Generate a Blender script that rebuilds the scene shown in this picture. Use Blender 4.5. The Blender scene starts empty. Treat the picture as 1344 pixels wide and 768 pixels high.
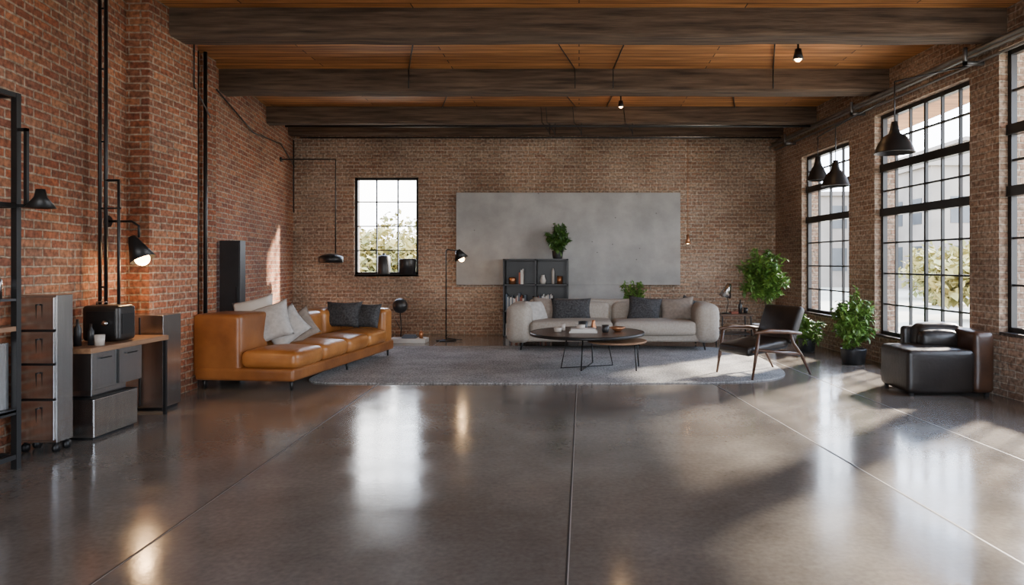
import bpy, bmesh, math, random
from mathutils import Vector, Matrix, Euler
random.seed(7)
C = bpy.context.scene.collection

# ------------------------------------------------------------------ materials
def newmat(name):
    m = bpy.data.materials.new(name); m.use_nodes = True
    nt = m.node_tree
    return m, nt, nt.nodes, nt.links, nt.nodes['Principled BSDF']

def ramp(N, stops):
    r = N.new('ShaderNodeValToRGB'); e = r.color_ramp.elements
    while len(e) < len(stops): e.new(0.5)
    for i, (p, c) in enumerate(stops):
        e[i].position = p; e[i].color = (c[0], c[1], c[2], 1)
    return r

def mat(name, c1, c2=None, scale=5, rough=0.5, metal=0, bump=0, bscale=60, stretch=None, coat=0, rvar=0, detail=4, spec=0.5):
    m, nt, N, L, B = newmat(name)
    B.inputs['Roughness'].default_value = rough
    B.inputs['Metallic'].default_value = metal
    B.inputs['Coat Weight'].default_value = coat
    B.inputs['Specular IOR Level'].default_value = spec
    tc = N.new('ShaderNodeTexCoord'); mp = N.new('ShaderNodeMapping')
    L.new(tc.outputs['Object'], mp.inputs['Vector'])
    if stretch: mp.inputs['Scale'].default_value = stretch
    n = N.new('ShaderNodeTexNoise'); n.inputs['Scale'].default_value = scale; n.inputs['Detail'].default_value = detail
    L.new(mp.outputs[0], n.inputs['Vector'])
    r = ramp(N, [(0.3, c1), (0.7, c2 or c1)])
    L.new(n.outputs['Fac'], r.inputs[0]); L.new(r.outputs[0], B.inputs['Base Color'])
    if rvar:
        mr = N.new('ShaderNodeMapRange'); mr.inputs[3].default_value = rough - rvar; mr.inputs[4].default_value = rough + rvar
        L.new(n.outputs['Fac'], mr.inputs[0]); L.new(mr.outputs[0], B.inputs['Roughness'])
    if bump:
        n2 = N.new('ShaderNodeTexNoise'); n2.inputs['Scale'].default_value = bscale; n2.inputs['Detail'].default_value = 5
        L.new(mp.outputs[0], n2.inputs['Vector'])
        b = N.new('ShaderNodeBump'); b.inputs['Strength'].default_value = bump; b.inputs['Distance'].default_value = 0.01
        L.new(n2.outputs['Fac'], b.inputs['Height']); L.new(b.outputs[0], B.inputs['Normal'])
    return m

def emis(name, col, s):
    m, nt, N, L, B = newmat(name)
    B.inputs['Base Color'].default_value = (*col, 1)
    B.inputs['Emission Color'].default_value = (*col, 1); B.inputs['Emission Strength'].default_value = s
    return m

def brick(name, ca, cb, cc, cd, mortar, msize=0.009, dirt=(0.42, 0.355, 0.295), dirtamt=0.3):
    m, nt, N, L, B = newmat(name)
    uv = N.new('ShaderNodeTexCoord')
    nz = N.new('ShaderNodeTexNoise'); nz.inputs['Scale'].default_value = 9; nz.inputs['Detail'].default_value = 3
    L.new(uv.outputs['UV'], nz.inputs['Vector'])
    sub = N.new('ShaderNodeVectorMath'); sub.operation = 'SUBTRACT'; sub.inputs[1].default_value = (.5, .5, .5)
    L.new(nz.outputs['Color'], sub.inputs[0])
    sc = N.new('ShaderNodeVectorMath'); sc.operation = 'SCALE'; sc.inputs['Scale'].default_value = 0.018
    L.new(sub.outputs[0], sc.inputs[0])
    add = N.new('ShaderNodeVectorMath'); L.new(uv.outputs['UV'], add.inputs[0]); L.new(sc.outputs[0], add.inputs[1])
    BW, RH = .212, .067
    def bt(c1, c2, off=(0, 0, 0)):
        b = N.new('ShaderNodeTexBrick')
        b.inputs['Scale'].default_value = 1; b.inputs['Brick Width'].default_value = BW; b.inputs['Row Height'].default_value = RH
        b.inputs['Mortar Size'].default_value = msize; b.inputs['Mortar Smooth'].default_value = 0.35
        b.inputs['Color1'].default_value = (*c1, 1); b.inputs['Color2'].default_value = (*c2, 1); b.inputs['Mortar'].default_value = (*mortar, 1)
        mp = N.new('ShaderNodeMapping'); mp.inputs['Location'].default_value = off
        L.new(add.outputs[0], mp.inputs['Vector']); L.new(mp.outputs[0], b.inputs['Vector'])
        return b
    b1 = bt(ca, cb); b2 = bt(cc, cd, (BW * 20, RH * 34, 0)); b3 = bt((0, 0, 0), (1, 1, 1), (BW * 46, RH * 58, 0))
    b3.inputs['Mortar'].default_value = (.5, .5, .5, 1)
    mx = N.new('ShaderNodeMix'); mx.data_type = 'RGBA'
    L.new(b3.outputs['Color'], mx.inputs['Factor']); L.new(b1.outputs['Color'], mx.inputs['A']); L.new(b2.outputs['Color'], mx.inputs['B'])
    n = N.new('ShaderNodeTexNoise'); n.inputs['Scale'].default_value = 1.3; n.inputs['Detail'].default_value = 8; n.inputs['Roughness'].default_value = .7
    L.new(uv.outputs['UV'], n.inputs['Vector'])
    r = ramp(N, [(0.42, (0, 0, 0)), (0.68, (dirtamt,) * 3)]); L.new(n.outputs['Fac'], r.inputs[0])
    mx2 = N.new('ShaderNodeMix'); mx2.data_type = 'RGBA'; mx2.inputs['B'].default_value = (*dirt, 1)
    L.new(r.outputs[0], mx2.inputs['Factor']); L.new(mx.outputs['Result'], mx2.inputs['A'])
    n3 = N.new('ShaderNodeTexNoise'); n3.inputs['Scale'].default_value = 26; n3.inputs['Detail'].default_value = 5
    L.new(uv.outputs['UV'], n3.inputs['Vector'])
    r3 = ramp(N, [(0.32, (.45, .43, .41)), (0.68, (1.3, 1.3, 1.3))]); L.new(n3.outputs['Fac'], r3.inputs[0])
    mx3 = N.new('ShaderNodeMix'); mx3.data_type = 'RGBA'; mx3.blend_type = 'MULTIPLY'; mx3.inputs['Factor'].default_value = 1
    L.new(mx2.outputs['Result'], mx3.inputs['A']); L.new(r3.outputs[0], mx3.inputs['B'])
    n4 = N.new('ShaderNodeTexNoise'); n4.inputs['Scale'].default_value = .8; n4.inputs['Detail'].default_value = 5
    mp4 = N.new('ShaderNodeMapping'); mp4.inputs['Location'].default_value = (7, 3, 0); L.new(uv.outputs['UV'], mp4.inputs['Vector']); L.new(mp4.outputs[0], n4.inputs['Vector'])
    r4 = ramp(N, [(0.35, (.68, .66, .64)), (0.6, (1.08, 1.08, 1.08))]); L.new(n4.outputs['Fac'], r4.inputs[0])
    mx4 = N.new('ShaderNodeMix'); mx4.data_type = 'RGBA'; mx4.blend_type = 'MULTIPLY'; mx4.inputs['Factor'].default_value = 1
    L.new(mx3.outputs['Result'], mx4.inputs['A']); L.new(r4.outputs[0], mx4.inputs['B'])
    L.new(mx4.outputs['Result'], B.inputs['Base Color'])
    B.inputs['Roughness'].default_value = .85
    ma = N.new('ShaderNodeMath'); ma.operation = 'MULTIPLY_ADD'; ma.inputs[1].default_value = -1.0
    L.new(b1.outputs['Fac'], ma.inputs[0])
    mm = N.new('ShaderNodeMath'); mm.operation = 'MULTIPLY'; mm.inputs[1].default_value = .6
    L.new(n3.outputs['Fac'], mm.inputs[0]); L.new(mm.outputs[0], ma.inputs[2])
    bp = N.new('ShaderNodeBump'); bp.inputs['Strength'].default_value = 1; bp.inputs['Distance'].default_value = .02
    L.new(ma.outputs[0], bp.inputs['Height']); L.new(bp.outputs[0], B.inputs['Normal'])
    return m

M = {}
M['brick_l'] = brick('brick_red', (.42, .115, .042), (.20, .055, .027), (.52, .215, .098), (.25, .095, .048), (.45, .345, .25), dirtamt=.18)
M['brick_b'] = brick('brick_brown', (.40, .22, .132), (.255, .13, .08), (.52, .355, .235), (.34, .215, .14), (.56, .475, .375), msize=.0095, dirtamt=.38)
M['brick_r'] = brick('brick_taupe', (.35, .205, .128), (.235, .135, .086), (.45, .32, .222), (.33, .215, .15), (.49, .41, .32), dirtamt=.35)
M['black'] = mat('black_metal', (.012, .012, .013), (.02, .02, .02), rough=.4, metal=.3)
M['steel'] = mat('brushed_steel', (.46, .46, .46), (.54, .54, .54), scale=3, rough=.24, metal=1, stretch=(14, 14, .6))
M['steel_l'] = mat('pale_steel', (.56, .56, .56), (.66, .66, .66), scale=3, rough=.2, metal=1, stretch=(14, 14, .6))
M['darkgrey'] = mat('dark_grey_panel', (.04, .042, .045), (.055, .055, .06), rough=.4, metal=.3)
M['conduit'] = mat('conduit', (.2, .2, .2), (.3, .3, .3), rough=.4, metal=.7)
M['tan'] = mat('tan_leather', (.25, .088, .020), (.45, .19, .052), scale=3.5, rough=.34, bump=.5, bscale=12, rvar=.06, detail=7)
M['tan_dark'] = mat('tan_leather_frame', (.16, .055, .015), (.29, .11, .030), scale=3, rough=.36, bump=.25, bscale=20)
M['fabric'] = mat('greige_fabric', (.34, .305, .26), (.43, .39, .34), scale=40, rough=.95, bump=.5, bscale=160)
M['pill_dark'] = mat('charcoal_fabric', (.016, .018, .020), (.075, .075, .08), scale=45, rough=.9, bump=.4, bscale=150)
M['pill_light'] = mat('light_grey_fabric', (.36, .35, .335), (.48, .465, .45), scale=25, rough=.95, bump=.4, bscale=150)
M['pill_taupe'] = mat('taupe_fabric', (.20, .165, .135), (.28, .235, .20), scale=25, rough=.95, bump=.4, bscale=150)
M['bleather'] = mat('black_leather', (.010, .008, .007), (.022, .017, .014), scale=4, rough=.38, bump=.25, bscale=20)
M['brleather'] = mat('brown_leather', (.03, .015, .01), (.075, .036, .02), scale=4, rough=.33, bump=.2, bscale=20)
M['walnut'] = mat('walnut_wood', (.045, .021, .011), (.11, .05, .024), scale=6, rough=.32, stretch=(1, 8, 8), bump=.1)
M['deskwood'] = mat('desk_wood', (.20, .10, .05), (.32, .18, .095), scale=5, rough=.45, stretch=(8, 1, 8), bump=.15)
M['beam'] = mat('weathered_beam', (.052, .034, .024), (.18, .122, .082), scale=3, rough=.85, stretch=(.6, 9, 9), bump=1, bscale=9, detail=8)
M['leaf'] = mat('leaf_green', (.04, .11, .014), (.17, .30, .05), scale=12, rough=.45)
M['leaf_dk'] = mat('leaf_dark_green', (.025, .065, .014), (.08, .17, .03), scale=12, rough=.45)
M['tree'] = mat('tree_foliage', (.12, .14, .045), (.40, .31, .10), scale=1.2, rough=.8)
M['bark'] = mat('bark', (.08, .055, .035), (.15, .1, .07), scale=20, rough=.9, bump=.4)
M['soil'] = mat('soil', (.02, .014, .01), (.05, .035, .025), scale=60, rough=1)
M['ceramic'] = mat('black_ceramic', (.014, .014, .016), (.024, .024, .024), rough=.4)
M['white'] = mat('white_paper', (.55, .54, .51), (.65, .64, .61), rough=.7)
M['cream'] = mat('cream_ceramic', (.45, .41, .36), (.55, .5, .45), rough=.4)
M['copper'] = mat('copper', (.4, .17, .08), (.5, .23, .11), rough=.35, metal=.8)
M['bulb'] = emis('warm_bulb', (1.0, .60, .28), 26)
M['plaster'] = mat('pale_building', (.17, .145, .12), (.25, .215, .18), scale=.6, rough=.9)
M['bwin'] = mat('building_glass', (.03, .035, .04), (.06, .066, .072), scale=1, rough=.3)
M['outground'] = mat('pale_ground', (.30, .28, .21), (.42, .39, .30), scale=.3, rough=1)
M['bk_r'] = mat('book_red', (.25, .07, .04), rough=.7); M['bk_b'] = mat('book_slate', (.10, .12, .15), rough=.7)
M['joint'] = mat('joint_sealant', (.34, .32, .30), rough=.5)
M['gap'] = mat('joint_gap', (.02, .018, .017), rough=.6)

def floor_mat():
    m, nt, N, L, B = newmat('polished_concrete')
    tc = N.new('ShaderNodeTexCoord')
    n = N.new('ShaderNodeTexNoise'); n.inputs['Scale'].default_value = .9; n.inputs['Detail'].default_value = 9; n.inputs['Roughness'].default_value = .6
    L.new(tc.outputs['Object'], n.inputs['Vector'])
    r = ramp(N, [(.30, (.118, .105, .092)), (.5, (.172, .156, .139)), (.70, (.245, .224, .202))]); L.new(n.outputs['Fac'], r.inputs[0])
    f = N.new('ShaderNodeTexNoise'); f.inputs['Scale'].default_value = 35; f.inputs['Detail'].default_value = 6
    L.new(tc.outputs['Object'], f.inputs['Vector'])
    fr = ramp(N, [(.3, (.84, .84, .84)), (.7, (1.1, 1.1, 1.1))]); L.new(f.outputs['Fac'], fr.inputs[0])
    mx = N.new('ShaderNodeMix'); mx.data_type = 'RGBA'; mx.blend_type = 'MULTIPLY'; mx.inputs['Factor'].default_value = 1
    L.new(r.outputs[0], mx.inputs['A']); L.new(fr.outputs[0], mx.inputs['B']); L.new(mx.outputs['Result'], B.inputs['Base Color'])
    n2 = N.new('ShaderNodeTexNoise'); n2.inputs['Scale'].default_value = 2.0; n2.inputs['Detail'].default_value = 7
    L.new(tc.outputs['Object'], n2.inputs['Vector'])
    mr = N.new('ShaderNodeMapRange'); mr.inputs[1].default_value = .3; mr.inputs[2].default_value = .7; mr.inputs[3].default_value = .10; mr.inputs[4].default_value = .20
    L.new(n2.outputs['Fac'], mr.inputs[0]); L.new(mr.outputs[0], B.inputs['Roughness'])
    B.inputs['Specular IOR Level'].default_value = .75
    b = N.new('ShaderNodeBump'); b.inputs['Strength'].default_value = .03; b.inputs['Distance'].default_value = .01
    L.new(f.outputs['Fac'], b.inputs['Height']); L.new(b.outputs[0], B.inputs['Normal'])
    return m
M['floor'] = floor_mat()

def plank_mat():
    m, nt, N, L, B = newmat('ceiling_planks')
    tc = N.new('ShaderNodeTexCoord')
    b = N.new('ShaderNodeTexBrick'); b.inputs['Scale'].default_value = 1; b.inputs['Brick Width'].default_value = 3.2; b.inputs['Row Height'].default_value = .13
    b.inputs['Mortar Size'].default_value = .006; b.inputs['Color1'].default_value = (.62, .29, .10, 1); b.inputs['Color2'].default_value = (.38, .165, .056, 1)
    b.inputs['Mortar'].default_value = (.035, .018, .01, 1)
    L.new(tc.outputs['Object'], b.inputs['Vector'])
    mp = N.new('ShaderNodeMapping'); mp.inputs['Scale'].default_value = (1, 14, 14); L.new(tc.outputs['Object'], mp.inputs['Vector'])
    n = N.new('ShaderNodeTexNoise'); n.inputs['Scale'].default_value = 1.5; n.inputs['Detail'].default_value = 7; L.new(mp.outputs[0], n.inputs['Vector'])
    r = ramp(N, [(.3, (.5, .45, .4)), (.7, (1.25, 1.25, 1.25))]); L.new(n.outputs['Fac'], r.inputs[0])
    mx = N.new('ShaderNodeMix'); mx.data_type = 'RGBA'; mx.blend_type = 'MULTIPLY'; mx.inputs['Factor'].default_value = 1
    L.new(b.outputs['Color'], mx.inputs['A']); L.new(r.outputs[0], mx.inputs['B']); L.new(mx.outputs['Result'], B.inputs['Base Color'])
    B.inputs['Roughness'].default_value = .6
    bp = N.new('ShaderNodeBump'); bp.invert = True; bp.inputs['Strength'].default_value = .8; L.new(b.outputs['Fac'], bp.inputs['Height']); L.new(bp.outputs[0], B.inputs['Normal'])
    return m
M['planks'] = plank_mat()

def concrete_mat():
    m, nt, N, L, B = newmat('raw_concrete')
    tc = N.new('ShaderNodeTexCoord')
    n = N.new('ShaderNodeTexNoise'); n.inputs['Scale'].default_value = 1.5; n.inputs['Detail'].default_value = 11; n.inputs['Roughness'].default_value = .62
    L.new(tc.outputs['Object'], n.inputs['Vector'])
    r = ramp(N, [(.34, (.265, .262, .25)), (.5, (.335, .33, .316)), (.66, (.42, .414, .397))]); L.new(n.outputs['Fac'], r.inputs[0])
    v = N.new('ShaderNodeTexVoronoi'); v.inputs['Scale'].default_value = 4; L.new(tc.outputs['Object'], v.inputs['Vector'])
    vr = ramp(N, [(.03, (.3, .3, .3)), (.06, (1, 1, 1))]); L.new(v.outputs['Distance'], vr.inputs[0])
    mx = N.new('ShaderNodeMix'); mx.data_type = 'RGBA'; mx.blend_type = 'MULTIPLY'; mx.inputs['Factor'].default_value = .8
    L.new(r.outputs[0], mx.inputs['A']); L.new(vr.outputs[0], mx.inputs['B']); L.new(mx.outputs['Result'], B.inputs['Base Color'])
    B.inputs['Roughness'].default_value = .55
    return m
M['concrete'] = concrete_mat()

def rug_mat():
    m, nt, N, L, B = newmat('woven_rug')
    tc = N.new('ShaderNodeTexCoord')
    n = N.new('ShaderNodeTexNoise'); n.inputs['Scale'].default_value = 55; n.inputs['Detail'].default_value = 4
    L.new(tc.outputs['Object'], n.inputs['Vector'])
    w = N.new('ShaderNodeTexNoise'); w.inputs['Scale'].default_value = 2.5; w.inputs['Detail'].default_value = 5; L.new(tc.outputs['Object'], w.inputs['Vector'])
    ad = N.new('ShaderNodeMath'); ad.operation = 'MULTIPLY_ADD'; ad.inputs[1].default_value = .35; L.new(w.outputs['Fac'], ad.inputs[0]); L.new(n.outputs['Fac'], ad.inputs[2])
    r = ramp(N, [(.5, (.115, .115, .115)), (.82, (.43, .43, .43))]); L.new(ad.outputs[0], r.inputs[0]); L.new(r.outputs[0], B.inputs['Base Color'])
    B.inputs['Roughness'].default_value = .95
    b = N.new('ShaderNodeBump'); b.inputs['Strength'].default_value = .8; b.inputs['Distance'].default_value = .01
    L.new(n.outputs['Fac'], b.inputs['Height']); L.new(b.outputs[0], B.inputs['Normal'])
    return m
M['rug'] = rug_mat()

# ------------------------------------------------------------------ geometry helpers
def root(name, loc=(0, 0, 0), rz=0):
    o = bpy.data.objects.new(name, None); C.objects.link(o); o.location = loc; o.rotation_euler = (0, 0, rz)
    o.empty_display_size = .1
    return o

def obj(name, bm, m, parent=None, smooth=False, loc=None, bevel=0, uv=False):
    bmesh.ops.recalc_face_normals(bm, faces=bm.faces)
    if uv:
        l = bm.loops.layers.uv.new('UVMap')
        for f in bm.faces:
            n = f.normal
            for lp in f.loops:
                c = lp.vert.co
                if abs(n.z) > .6: lp[l].uv = (c.x, c.y)
                elif abs(n.x) > .6: lp[l].uv = (c.y, c.z)
                else: lp[l].uv = (c.x, c.z)
    me = bpy.data.meshes.new(name); bm.to_mesh(me); bm.free()
    me.materials.append(M[m] if isinstance(m, str) else m)
    if smooth:
        for p in me.polygons: p.use_smooth = True
    o = bpy.data.objects.new(name, me); C.objects.link(o)
    if parent: o.parent = parent
    if loc: o.location = loc
    if bevel:
        b = o.modifiers.new('bevel', 'BEVEL'); b.width = bevel; b.segments = 3; b.limit_method = 'ANGLE'
    return o

def NB(): return bmesh.new()

def box(bm, x0, x1, y0, y1, z0, z1, mx=None):
    ret = bmesh.ops.create_cube(bm, size=1)
    for v in ret['verts']:
        v.co = Vector(((x0 + x1) / 2 + v.co.x * (x1 - x0), (y0 + y1) / 2 + v.co.y * (y1 - y0), (z0 + z1) / 2 + v.co.z * (z1 - z0)))
        if mx: v.co = mx @ v.co
    return bm

def tube(bm, pts, r, seg=10, caps=True):
    pts = [Vector(p) for p in pts]; n = len(pts)
    rs = r if isinstance(r, (list, tuple)) else [r] * n
    rings = []
    up = None
    for i, p in enumerate(pts):
        if i == 0: t = pts[1] - pts[0]
        elif i == n - 1: t = pts[-1] - pts[-2]
        else: t = (pts[i + 1] - p).normalized() + (p - pts[i - 1]).normalized()
        t.normalize()
        if up is None:
            up = Vector((0, 0, 1)) if abs(t.z) < .9 else Vector((1, 0, 0))
        a = t.cross(up).normalized(); b = a.cross(t).normalized(); up = b
        rings.append([bm.verts.new(p + (a * math.cos(2 * math.pi * k / seg) + b * math.sin(2 * math.pi * k / seg)) * rs[i]) for k in range(seg)])
    for i in range(n - 1):
        for k in range(seg):
            bm.faces.new((rings[i][k], rings[i][(k + 1) % seg], rings[i + 1][(k + 1) % seg], rings[i + 1][k]))
    if caps:
        bm.faces.new(rings[0][::-1]); bm.faces.new(rings[-1])
    return bm

def lathe(bm, prof, center=(0, 0, 0), seg=28, mx=None):
    c = Vector(center); rings = []
    for r, z in prof:
        if r < 1e-5:
            rings.append([bm.verts.new(Vector((0, 0, z)))])
        else:
            rings.append([bm.verts.new(Vector((r * math.cos(2 * math.pi * k / seg), r * math.sin(2 * math.pi * k / seg), z))) for k in range(seg)])
    for ring in rings:
        for v in ring:
            if mx: v.co = mx @ v.co
            v.co += c
    for a, b in zip(rings[:-1], rings[1:]):
        for k in range(seg):
            k2 = (k + 1) % seg
            if len(a) == 1 and len(b) == 1: continue
            if len(a) == 1: bm.faces.new((a[0], b[k], b[k2]))
            elif len(b) == 1: bm.faces.new((a[k], a[k2], b[0]))
            else: bm.faces.new((a[k], a[k2], b[k2], b[k]))
    return bm

def rbox(bm, c, h, r, puff=(0, 0, 0), mx=None, n=6):
    """soft rounded box: centre, half sizes, radius, bulge per axis"""
    h = Vector(h); c = Vector(c); r = min(r, min(h) * .999)
    def lines(hh):
        L = [-hh, -hh + r * .3, -hh + r * .65]
        for i in range(n + 1): L.append(-(hh - r) + 2 * (hh - r) * i / n)
        L += [hh - r * .65, hh - r * .3, hh]
        return L
    Ls = [lines(h[i]) for i in range(3)]
    cache = {}
    def V(i, j, k):
        key = (i, j, k)
        if key in cache: return cache[key]
        q = Vector((Ls[0][i], Ls[1][j], Ls[2][k]))
        inn = Vector([max(-(h[a] - r), min(h[a] - r, q[a])) for a in range(3)])
        d = q - inn
        p = inn + d.normalized() * r
        u = [p[a] / h[a] for a in range(3)]
        o = Vector(p)
        for a in range(3):
            b_, c_ = (a + 1) % 3, (a + 2) % 3
            o[a] += puff[a] * u[a] * max(0, 1 - u[b_] ** 2) * max(0, 1 - u[c_] ** 2)
        o += c
        if mx: o = mx @ o
        cache[key] = bm.verts.new(o); return cache[key]
    m = [len(l) - 1 for l in Ls]
    for ax in range(3):
        b_, c_ = (ax + 1) % 3, (ax + 2) % 3
        for side in (0, m[ax]):
            for i in range(m[b_]):
                for j in range(m[c_]):
                    q = []
                    for (a1, a2) in ((i, j), (i + 1, j), (i + 1, j + 1), (i, j + 1)):
                        idx = [0, 0, 0]; idx[ax] = side; idx[b_] = a1; idx[c_] = a2
                        q.append(V(*idx))
                    try: bm.faces.new(q)
                    except ValueError: pass
    return bm

def pillow(bm, w, h, t, mx, n=14):
    top, bot = {}, {}
    for s, D in ((1, top), (-1, bot)):
        for i in range(n + 1):
            for j in range(n + 1):
                if s == -1 and (i in (0, n) or j in (0, n)):
                    D[i, j] = top[i, j]; continue
                u = 2 * i / n - 1; v = 2 * j / n - 1
                e = ((1 - u * u) * (1 - v * v)) ** .42
                k = 1 - .10 * (1 - abs(u) ** 2) * abs(v) ** 3; k2 = 1 - .10 * (1 - abs(v) ** 2) * abs(u) ** 3
                wr = 1 + .08 * math.sin(5 * u + 3 * v)
                D[i, j] = bm.verts.new(mx @ Vector((u * w / 2 * k2, s * t / 2 * e * wr, v * h / 2 * k)))
        for i in range(n):
            for j in range(n):
                bm.faces.new((D[i, j], D[i + 1, j], D[i + 1, j + 1], D[i, j + 1]))
    return bm

def TR(loc, rx=0, ry=0, rz=0):
    return Matrix.Translation(Vector(loc)) @ Euler((math.radians(rx), math.radians(ry), math.radians(rz)), 'XYZ').to_matrix().to_4x4()

def leaf(bm, p, d, L, w):
    d = d.normalized(); s = d.cross(Vector((random.uniform(-.5, .5), random.uniform(-.5, .5), 1)))
    if s.length < .01: s = Vector((1, 0, 0))
    s.normalize(); nrm = s.cross(d)
    a = bm.verts.new(p); b = bm.verts.new(p + d * L * .45 + s * w + nrm * w * .3); c = bm.verts.new(p + d * L); e = bm.verts.new(p + d * L * .45 - s * w + nrm * w * .3)
    bm.faces.new((a, b, c)); bm.faces.new((a, c, e))

def plant(name, loc, pot_r, pot_h, base_z, top_z, rad, nst, nleaf, ls, mleaf='leaf', droop=0.0, pot='ceramic', trunk=False):
    R = root(name, loc)
    if pot_h > 0:
        b = NB(); lathe(b, [(0, 0), (pot_r * .78, 0), (pot_r * .86, pot_h * .1), (pot_r, pot_h * .95), (pot_r, pot_h), (pot_r * .9, pot_h), (pot_r * .88, pot_h * .9), (0, pot_h * .9)])
        obj('pot', b, pot, R, True)
        b = NB(); lathe(b, [(0, pot_h * .93), (pot_r * .88, pot_h * .92)]); obj('soil', b, 'soil', R)
    st, lf = NB(), NB()
    zc = (base_z + top_z) / 2; hz = (top_z - base_z) / 2
    start = Vector((0, 0, max(pot_h * .9, 0)))
    if trunk:
        tp = Vector((0.02, 0, base_z + hz * .6)); tube(st, [start, (start + tp) / 2 + Vector((.03, .02, 0)), tp], [.022, .018, .012], 7); start = tp * .9 + start * .1
    for i in range(nst):
        while True:
            q = Vector((random.uniform(-1, 1), random.uniform(-1, 1), random.uniform(-1, 1)))
            if .25 < q.length < 1: break
        q = Vector((q.x * rad, q.y * rad, zc + q.z * hz))
        mid = (start + q) / 2 + Vector((0, 0, (.25 + droop * .5) * hz)) + Vector((random.uniform(-.1, .1) * rad, random.uniform(-.1, .1) * rad, 0))
        pts = [start * (1 - t) ** 2 + mid * 2 * t * (1 - t) + q * t * t for t in (0, .25, .5, .75, 1)]
        tube(st, pts, [.005, .004, .0035, .003, .002], 5)
        for k in range(nleaf):
            t = random.uniform(.3, 1.02); p = start * (1 - t) ** 2 + mid * 2 * t * (1 - t) + q * t * t
            d = Vector((random.gauss(0, 1), random.gauss(0, 1), random.gauss(-.15 - droop, .7)))
            leaf(lf, p, d, ls * random.uniform(.6, 1.25), ls * random.uniform(.2, .32))
    obj('stems', st, 'bark', R, True); obj('leaves', lf, mleaf, R)
    return R

# ------------------------------------------------------------------ room shell
H = 3.76
XL = lambda d: -3.089 - .17 * d
XR = lambda d: 4.7425 - .093 * d

def wall(name, p0, p1, out, holes, m, th=.32, zt=H + .1, z0=-.05):
    p0 = Vector((*p0, 0)); p1 = Vector((*p1, 0)); L = (p1 - p0).length; a = math.atan2((p1 - p0).y, (p1 - p0).x)
    b = NB(); y0, y1 = (0, th) if out > 0 else (-th, 0)
    s = 0
    for (s0, s1, za, zb) in sorted(holes):
        box(b, s, s0, y0, y1, z0, zt); box(b, s0, s1, y0, y1, z0, za); box(b, s0, s1, y0, y1, zb, zt); s = s1
    box(b, s, L, y0, y1, z0, zt)
    o = obj(name, b, m, uv=True); o.location = p0; o.rotation_euler = (0, 0, a)
    return o, p0, a

def window(name, p0, a, out, s0, s1, z0, z1, cols, rows, thick=(), off=.12, bar=.018):
    """steel framed window inside a wall hole. rows: list of z positions of thin bars"""
    R = root(name, p0, a); y = off * out
    b = NB(); f = .05
    box(b, s0, s0 + f, y - .03, y + .03, z0, z1); box(b, s1 - f, s1, y - .03, y + .03, z0, z1)
    box(b, s0, s1, y - .03, y + .03, z0, z0 + f); box(b, s0, s1, y - .03, y + .03, z1 - f, z1)
    obj('frame', b, 'black', R)
    b = NB()
    for i in range(1, cols):
        s = s0 + (s1 - s0) * i / cols; w = bar * (1.6 if (cols > 4 and i == cols // 2) else 1) * .6
        box(b, s - w, s + w, y - .018, y + .018, z0, z1)
    for z in rows: box(b, s0, s1, y - .016, y + .016, z - bar * .6, z + bar * .6)
    for z in thick: box(b, s0, s1, y - .05, y + .05, z - .05, z + .05)
    obj('mullions', b, 'black', R)
    b = NB(); box(b, s0 - .0, s1 + .0, min(0, out * .3), max(0, out * .3), z0 - .03, z0 + .004); obj('sill', b, 'darkgrey', R)
    # daylight portal
    ld = bpy.data.lights.new('portal', 'AREA'); ld.shape = 'RECTANGLE'; ld.size = s1 - s0; ld.size_y = z1 - z0; ld.cycles.is_portal = True
    lo = bpy.data.objects.new('daylight_portal', ld); C.objects.link(lo); lo.parent = R
    lo.location = ((s0 + s1) / 2, out * .3, (z0 + z1) / 2)
    lo.rotation_euler = (math.radians(-90 if out > 0 else 90), 0, 0)
    return R

k = 1.0043
SR = lambda d: (d + 3) * k
W1 = (SR(9.75), SR(11.35), .50, 3.05); W2 = (SR(7.16), SR(9.05), .36, 3.24); W3 = (SR(4.7), SR(6.72), .62, 3.38)
o, p0, a = wall('wall_right', (XR(-3), -3), (XR(12.8), 12.8), -1, [W1, W2, W3], 'brick_r')
def rws(z0, z1, n): return [z0 + (z1 - z0) * i / n for i in range(1, n)]
window('window_1', p0, a, -1, *W1, 4, rws(.5, 2.0, 4) + rws(2.0, 2.55, 1) + [2.8], (2.0, 2.5))
window('window_2', p0, a, -1, *W2, 6, rws(.36, 1.96, 4) + [2.24] + [2.9], (1.96, 2.54))
window('window_3', p0, a, -1, *W3, 6, rws(.62, 2.0, 3) + [2.3] + [2.98], (2.0, 2.6))

o, p0, a = wall('wall_left', (XL(-3), -3), (XL(12.8), 12.8), 1, [], 'brick_l')
WB = (-4.10 + 5.8, -2.93 + 5.8, 1.08, 2.86)
o, p0, a = wall('wall_back', (-5.8, 12.5), (4.2, 12.5), 1, [WB], 'brick_b')
window('window_4', p0, a, 1, *WB, 3, rws(1.08, 2.86, 4), (), off=.08)
WR1 = (.6, 3.9, .5, 3.3); WR2 = (4.3, 7.3, .5, 3.3)
o, p0, a = wall('wall_rear', (-2.9, -3), (5.3, -3), -1, [WR1, WR2], 'brick_b')
window('fill_window_5', p0, a, -1, *WR1, 6, rws(.5, 3.3, 5)); window('fill_window_6', p0, a, -1, *WR2, 6, rws(.5, 3.3, 5))  # unseen windows added behind the camera to let in frontal fill light

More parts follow.
